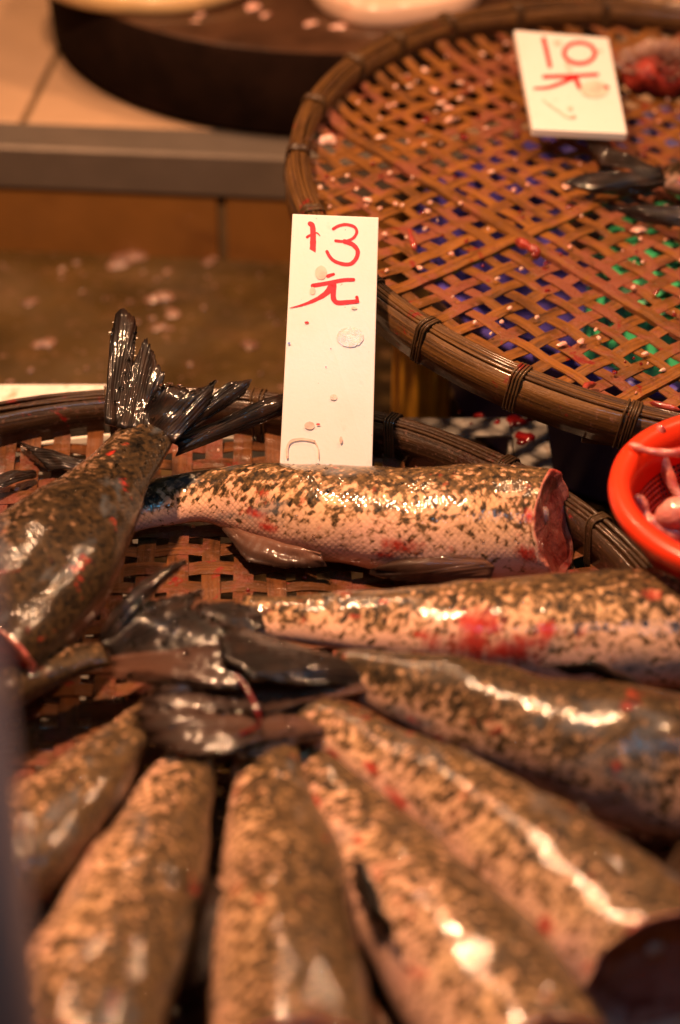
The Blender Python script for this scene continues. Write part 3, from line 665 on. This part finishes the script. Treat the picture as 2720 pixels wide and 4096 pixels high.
# dark fish on the rear tray
f11, b11 = None, None
def fish_rear(name, c0, c1, a0, a1, label, seed):
    P0, P1 = atu(*c0), atu(*c1); 
    k = 24; n = 32; v = []; uv = []; data = []; t = (P1-P0).normalized(); s = t.cross(UN).normalized()
    for i in range(k+1):
        T = i/k; p = P0.lerp(P1, T); A = (a0+(a1-a0)*T)/100
        for j in range(n):
            th = 2*math.pi*j/n; v.append(p+s*(A*math.cos(th))+UN*(A*.62*math.sin(th))*(min(1, .4+T*6))); uv.append((T*(P1-P0).length, j/n*A*5)); data.append((0, .18, .5-.5*math.cos(th), 1))
    f = [(i*n+j, i*n+(j+1) % n, (i+1)*n+(j+1) % n, (i+1)*n+j) for i in range(k) for j in range(n)]+[tuple(range(n))[::-1]]
    root = empty(name, P1); tag(root, label, 'fish'); ob = obj('body', [q-P1 for q in v], f, SKIN, root, True, uv)
    ca = ob.data.color_attributes.new('fishdata', 'FLOAT_COLOR', 'POINT')
    for i, c in enumerate(data): ca.data[i].color = c
    last = v[-n:]; c = sum(last, Vector())/n
    vv = [c+(q-c)*g-P1+t*(.004*(1-g*g)) for g in (1, .9, .5, .05) for q in last]
    obj('cut_face', vv, [(i*n+j, i*n+(j+1) % n, (i+1)*n+(j+1) % n, (i+1)*n+j) for i in range(3) for j in range(n)]+[tuple(3*n+j for j in range(n))], FLESH, root)
    return root, P1
f11, b11 = fish_rear('cut_fish', (2650, 705, .020), (3050, 760, .024), 1.6, 2.6, 'black tailed fish on the open tray, its tail fin under the 10 card', 2)
u = atu
fin(f11, b11, [u(2560, 655, .026), u(2650, 680, .028), u(2650, 710, .026)], [u(2330, 545, .014), u(2350, 600, .014), u(2400, 660, .02)], 'tail_fin', rays=12, bow=.006, seed=41)
fin(f11, b11, [u(2650, 680, .030), u(2660, 740, .022)], [u(2330, 695, .02), u(2225, 738, .012), u(2330, 772, .012), u(2540, 788, .012)], 'tail_fin', rays=14, bow=.006, seed=43)
f12, b12 = fish_rear('cut_fish', (2790, 875, .018), (3150, 900, .024), 1.5, 2.4, 'fish on the open tray showing only a black tail lobe with a red mark', 4)
fin(f12, b12, [u(2800, 830, .026), u(2800, 920, .018)], [u(2560, 820, .02), u(2430, 832, .012), u(2560, 890, .010)], 'tail_fin', rays=12, bow=.006, seed=45)
# bristly pink chunk
gc = atu(2640, 300, .016); gr = empty('gill_chunk', gc); m = MB(); v = []; n = 24
for i in range(13):
    ph = math.pi*i/12
    for j in range(n):
        th = 2*math.pi*j/n; q = Vector((.031*math.sin(ph)*math.cos(th), .020*math.sin(ph)*math.sin(th), .016*math.cos(ph))); v.append(q*(1+.35*noise.noise(q*70)))
m.add(v, [(i*n+j, (i+1)*n+j, (i+1)*n+(j+1) % n, i*n+(j+1) % n) for i in range(12) for j in range(n)]); m.build('lump', FLESHDARK, gr)
m = MB(); rr = random.Random(2)
for i in range(240):
    th = rr.uniform(0, 6.28); ph = rr.uniform(.1, 1.35); q = Vector((.031*math.sin(ph)*math.cos(th), .020*math.sin(ph)*math.sin(th), .016*math.cos(ph))); d = (q.normalized()+Vector((rr.uniform(-.5, .3), rr.uniform(-.3, .3), rr.uniform(0, .6)))).normalized()
    m.tube([q*.9, q+d*rr.uniform(.008, .016)], [.0011, .0004], 4)
o = m.build('bristles', DIRTY, gr); tag(o, kind='stuff')
tag(gr, 'pink bristly gill chunk lying on the open tray beside the 10 card', 'fish gill')

# ------------------------------------------------------------------ price cards
def ribbon(path, w0, w1=None, n=24, mid=None):
    P = catmull([list(p) for p in path], 8); out = []; k = len(P); L = []
    for i, p in enumerate(P):
        a = P[max(i-1, 0)]; b = P[min(i+1, k-1)]; dx, dy = b[0]-a[0], b[1]-a[1]; l = math.hypot(dx, dy) or 1
        T = i/(k-1); w = (w0+((w1 if w1 is not None else w0)-w0)*T)/2*(1+.10*noise.noise(Vector((p[0]*.03, p[1]*.03, w0))))
        L.append(((p[0]-dy/l*w, p[1]+dx/l*w), (p[0]+dy/l*w, p[1]-dx/l*w)))
    v = [q for pr in L for q in pr]; f = [(2*i, 2*i+2, 2*i+3, 2*i+1) for i in range(k-1)]
    # rounded ends
    for (ctr, e) in ((P[0], 0), (P[-1], k-1)):
        r = math.dist(L[e][0], L[e][1])/2*.98; o = len(v); v += [(ctr[0]+r*math.cos(q*math.pi/6), ctr[1]+r*math.sin(q*math.pi/6)) for q in range(12)]; f.append(tuple(range(o, o+12)))
    return v, f
def blob(c, rx, ry, n=20, sd=1):
    v = [(c[0]+rx*math.cos(2*math.pi*j/n)*(1+.12*noise.noise(Vector((j*.7, sd, 0)))), c[1]+ry*math.sin(2*math.pi*j/n)*(1+.12*noise.noise(Vector((j*.7, sd, 4))))) for j in range(n)]
    return v, [tuple(range(n))]
def card(name, corners, quad, thick, marks, label):
    """corners: world TL TR BR BL; quad: the same corners in drawing units; marks: (kind, material, shape)"""
    TL, TR, BR, BL = corners; c = (TL+TR+BR+BL)/4; nr = (BL-TL).cross(TR-TL).normalized()
    if nr.dot(CAM-c) < 0: nr = -nr
    root = empty(name, BL.lerp(BR, .5)); o0 = root.location.copy(); tag(root, label, 'price card')
    v = [q-o0 for q in (TL, TR, BR, BL)]; v += [q-nr*thick for q in v[:4]]
    bevel(obj('plate', v, [(0, 3, 2, 1), (4, 5, 6, 7), (0, 1, 5, 4), (1, 2, 6, 5), (2, 3, 7, 6), (3, 0, 4, 7)], CARD, root, False), .0006)
    q0, q1, q2, q3 = quad
    def to3(x, y, h):
        v_ = (y-(q0[1]+q1[1])/2)/((q2[1]+q3[1])/2-(q0[1]+q1[1])/2)
        for _ in range(4):
            xl = q0[0]+(q3[0]-q0[0])*v_; xr_ = q1[0]+(q2[0]-q1[0])*v_; u_ = (x-xl)/(xr_-xl)
            yt = q0[1]+(q1[1]-q0[1])*u_; yb_ = q3[1]+(q2[1]-q3[1])*u_; v_ = (y-yt)/(yb_-yt)
        return TL.lerp(TR, u_).lerp(BL.lerp(BR, u_), v_)+nr*h-o0
    for i, (nm, mat, (vs, fs)) in enumerate(marks):
        obj(nm, [to3(x, y, .00025+.00006*i) for x, y in vs], fs, mat, root, False)
    return root
def cpt(px, py, y):                      # the point of a sight line at depth y
    r = ray(px, py); return CAM+r*((y-CAM.y)/r.y)
c13 = [cpt(1170, 855, .105), cpt(1515, 869, .105), cpt(1488, 1900, -.010), cpt(1116, 1905, -.010)]
sc = lambda x, y: (1080+x/2.185, 820+y/2.185)
def P(*pts): return [(x, y) for x, y in pts]
ink = [
 ('stroke', INK, ribbon(P((350, 165), (372, 190), (376, 300), (372, 400), (355, 500), (346, 572)), 42, 66)),
 ('stroke', INK, ribbon(P((325, 284), (352, 266), (405, 246), (436, 272)), 26, 8)),
 ('stroke', INK, ribbon(P((552, 212), (600, 184), (665, 172), (735, 192), (758, 235), (735, 285), (690, 312), (640, 322), (572, 316)), 26, 24)),
 ('stroke', INK, ribbon(P((650, 322), (720, 348), (764, 400), (756, 465), (712, 516), (650, 524), (570, 500), (525, 462), (497, 412)), 40, 28)),
 ('stroke', INK, ribbon(P((506, 630), (530, 620), (556, 612)), 32, 26)),
 ('stroke', INK, ribbon(P((374, 714), (500, 692), (640, 664), (730, 660)), 40, 30)),
 ('stroke', INK, ribbon(P((545, 705), (505, 765), (440, 815), (350, 858), (260, 888), (170, 908)), 66, 3)),
 ('stroke', INK, ribbon(P((555, 700), (552, 770), (556, 830), (590, 862), (680, 858), (762, 850)), 54, 34)),
 ('stroke', INK, ribbon(P((758, 815), (768, 855)), 28, 24)),
 ('smear', INKPALE, blob((445, 600), 52, 62, sd=3)), ('smear', INKPALE, blob((372, 760), 26, 34, sd=4)), ('smear', INKPALE, blob((345, 1935), 45, 34, sd=6)),
 ('fish_scale', SCALE, blob((700, 1165), 116, 88, 48, 7)), ('fish_scale', SCALE, blob((555, 1690), 32, 26, sd=9)), ('fish_scale', SCALE, blob((735, 910), 26, 12, sd=10)),
 ('speck', INK, blob((320, 1037), 20, 9, sd=11)), ('speck', BLOOD, blob((165, 1220), 13, 9, sd=12)), ('speck', BLOOD, blob((488, 1427), 6, 6, sd=13)), ('speck', BLOOD, blob((530, 1268), 6, 5, sd=14)), ('speck', INK, blob((420, 1924), 18, 8, sd=15)),
 ('smear', INKPALE, ribbon(P((150, 2210), (152, 2120), (190, 2065), (290, 2050), (390, 2070)), 20, 16)), ('smear', INKPALE, ribbon(P((390, 2070), (420, 2130), (425, 2220)), 10, 8)), ('smear', INKPALE, blob((620, 2060), 14, 30, sd=18)),
]
qd = [((q[0]-1080)*2.185, (q[1]-820)*2.185) for q in ((1170, 855), (1515, 869), (1488, 1900), (1116, 1905))]
card('price_card', c13, qd, .0022, ink, 'tall white card with red handwritten 13 and a character, standing behind the pale fish')
c10 = [atu(1900+300/1.912, 230/1.912, .034), atu(1900+1020/1.912, 290/1.912, .034), atu(1900+1163/1.912, 1020/1.912, .030), atu(1900+440/1.912, 985/1.912, .030)]
ring = [(800+118*math.cos(a), 415+84*math.sin(a)) for a in [2*math.pi*k/16-.5 for k in range(17)]]
ink = [('stroke', INK, ribbon(P((524, 300), (550, 410), (574, 520)), 36, 34)), ('stroke', INK, ribbon(ring, 34, 32)), ('smear', INKPALE, ribbon(P((612, 330), (640, 350), (650, 325)), 34, 22)), ('smear', INKPALE, blob((955, 400), 20, 14)),
 ('stroke', INK, ribbon(P((528, 604), (720, 596), (938, 585)), 30, 28)), ('stroke', INK, ribbon(P((765, 600), (785, 650), (805, 690)), 40, 36)), ('stroke', INK, ribbon(P((752, 608), (650, 655), (560, 685), (455, 692)), 34, 16)),
 ('smear', INKPALE, blob((915, 700), 110, 66, sd=4)), ('stroke', INK, blob((1008, 685), 20, 16, sd=5)), ('smear', INKPALE, ribbon(P((700, 500), (715, 540), (735, 550)), 26, 22)),
 ('smear', INKPALE, ribbon(P((520, 780), (620, 850), (700, 900), (760, 905)), 10, 26)), ('smear', INKPALE, blob((727, 842), 22, 16, sd=7))]
card('price_card', c10, [(300, 230), (1020, 290), (1163, 1020), (440, 985)], .0065, ink, 'short thick white card with smeared red 10, lying on the open tray')

# ------------------------------------------------------------------ red colander
cc = at(3075, 1955, .108); CRR = .086
co = empty('red_colander', (cc.x, cc.y, .040))
h = .068
m = MB(); m.lathe([(CRR-.006, h-.024), (CRR-.0005, h-.006), (CRR+.006, h-.010), (CRR+.0075, h-.006), (CRR+.0065, h), (CRR+.001, h+.0015), (CRR-.0045, h), (CRR-.0085, h-.024), (CRR-.006, h-.024)], 120); m.build('rim', RED, co)
n = 150; v = []; prof = [(CRR-.0075-.026*(q/14)**1.2, h-.024-(h-.027)*q/14) for q in range(15)]
for (r_, z_) in prof:
    for j in range(n): v.append(Vector((r_*math.cos(2*math.pi*j/n), r_*math.sin(2*math.pi*j/n), z_)))
net = obj('net_wall', v, [(i*n+j, i*n+(j+1) % n, (i+1)*n+(j+1) % n, (i+1)*n+j) for i in range(14) for j in range(n)], REDNET, co); w = net.modifiers.new('net', 'WIREFRAME'); w.thickness = .0016
m = MB(); rb = prof[-1][0]; m.lathe([(rb+.002, .004), (rb+.002, 0), (.001, 0), (.001, .003), (rb, .004)], 60); m.build('floor_disc', REDNET, co)
tag(co, 'bright red plastic colander with net wall, holding pink fish guts', 'colander')
def gut(pts, rads, label):
    m = MB(); P_ = catmull([[*at(*p), r] for p, r in zip(pts, rads)], 6)
    base = Vector(P_[0][:3]); k_ = len(P_)-1; m.tube([Vector(q[:3])-base for q in P_], [q[3]*.8*(1+.5*noise.noise(Vector(q[:3])*140))*min(1, .3+i*.35, .3+(k_-i)*.35) for i, q in enumerate(P_)], 12)
    o = m.build('fish_gut', GUT); o.location = base; tag(o, label, 'fish gut')
gut([(2640, 1700, .112), (2650, 1770, .10), (2655, 1850, .088), (2700, 1960, .075), (2740, 2010, .07)], [.0045, .0042, .005, .006, .004], 'pale pink gut hanging down inside the red colander from its rim')
gut([(2515, 1775, .112), (2580, 1800, .110), (2660, 1812, .109), (2780, 1805, .108), (2880, 1800, .104)], [.002, .003, .0036, .0032, .003], 'thin red gut strung level across the red colander')
gut([(2545, 1980, .090), (2570, 2030, .082), (2600, 2090, .076), (2680, 2130, .072), (2800, 2150, .07)], [.0045, .005, .006, .007, .006], 'pale curled gut against the near net wall of the red colander')
gut([(2620, 2080, .078), (2720, 2050, .084), (2800, 2060, .084), (2900, 2050, .08)], [.008, .013, .014, .01], 'thick pink lump of guts on the floor of the red colander')

# ------------------------------------------------------------------ blood, scales, scraps and painted glints on the trays
rr = random.Random(11)
pa, bl = MB(), MB()
for i in range(420):  # scales and blood, with extra pale flecks standing in for glints on the weave
    a = rr.uniform(0, 6.28); q = .295*math.sqrt(rr.random()); loc = UM @ Vector((q*math.cos(a), q*math.sin(a), -.0215))
    big = rr.random() < .12
    v, f = flake(loc, rr.uniform(.003, .0055) if big else rr.uniform(.001, .0026), UN, .001, i, 7)
    (bl if rr.random() < .25 else pa).add(v, f)
for i in range(80):
    a = rr.uniform(0, 6.28); q = .31*math.sqrt(rr.random()); loc = FB+Vector((q*math.cos(a), q*math.sin(a), -.0305))
    v, f = flake(loc, rr.uniform(.001, .0026), thick=.001, seed=i+300, n=7); (bl if rr.random() < .5 else pa).add(v, f)
tag(pa.build('tray_scales_and_glints', PALE), 'tiny pale scales, scraps and painted glints scattered over the bamboo trays', 'fish scales', kind='stuff')
tag(bl.build('tray_blood_spots', BLOOD), 'tiny dark blood spots scattered over the bamboo trays', 'blood spots', kind='stuff')
for (px, py, r, lb) in ((1308, 565, .0085, 'shiny pale scrap beside the rim of the open tray'), (2300, 100, .0055, 'pale scrap lying behind the 10 card on the open tray'), (1800, 480, .004, 'small pale scrap in the middle of the bare diagonal weave')):
    loc = atu(px, py, .005); v, f = flake(Vector((0, 0, 0)), r, UN, r*.4, int(px)); o = obj('fish_scrap', v, f, PALE); o.location = loc
    tag(o, lb, 'fish scrap', 'scraps on the open tray')

def string(pts, r, label):
    P_ = catmull([list(atu(*p)) for p in pts], 6); base = Vector(P_[0]); k_ = len(P_)-1; m = MB()
    m.tube([Vector(q)-base for q in P_], [r*(1+.5*noise.noise(Vector(q)*200))*min(1, .25+i*.3, .25+(k_-i)*.3) for i, q in enumerate(P_)], 8)
    o = m.build('gut_string', BLOODY); o.location = base; tag(o, label, 'gut string')
BLOODY = mat_flesh('bloody_string', (.26, .02, .014), (.36, .06, .04), (.12, .006, .005))
string([(1635, 915, .006), (1645, 950, .009), (1655, 985, .008), (1660, 1000, .005)], .0018, 'short red gut string on the open weave beside the 13 card')
string([(2235, 1555, .006), (2262, 1590, .009), (2290, 1585, .012), (2300, 1600, .007), (2330, 1580, .012), (2345, 1545, .008), (2385, 1535, .006)], .0022, 'curled red gut string near the front rim of the open tray')
string([(2060, 960, .006), (2110, 985, .010), (2150, 1010, .010), (2130, 1025, .006)], .0034, 'thick pink shred of gut lying between the two ribs of the open tray')
string([(2600, 1610, .006), (2660, 1625, .008), (2720, 1640, .008)], .0022, 'dark red gut string on the open weave behind the red colander')
# a frayed end of split bamboo sticking out under the rear rim
p = atu(2400, 1768, -.004); m = MB(); m.box((-.012, -.0008, -.0016), (.014, .0008, .0016), Matrix.Rotation(rad(8), 4, 'Y')); o = m.build('splinter', RIM2, None, False); o.location = p
under(o, rear)
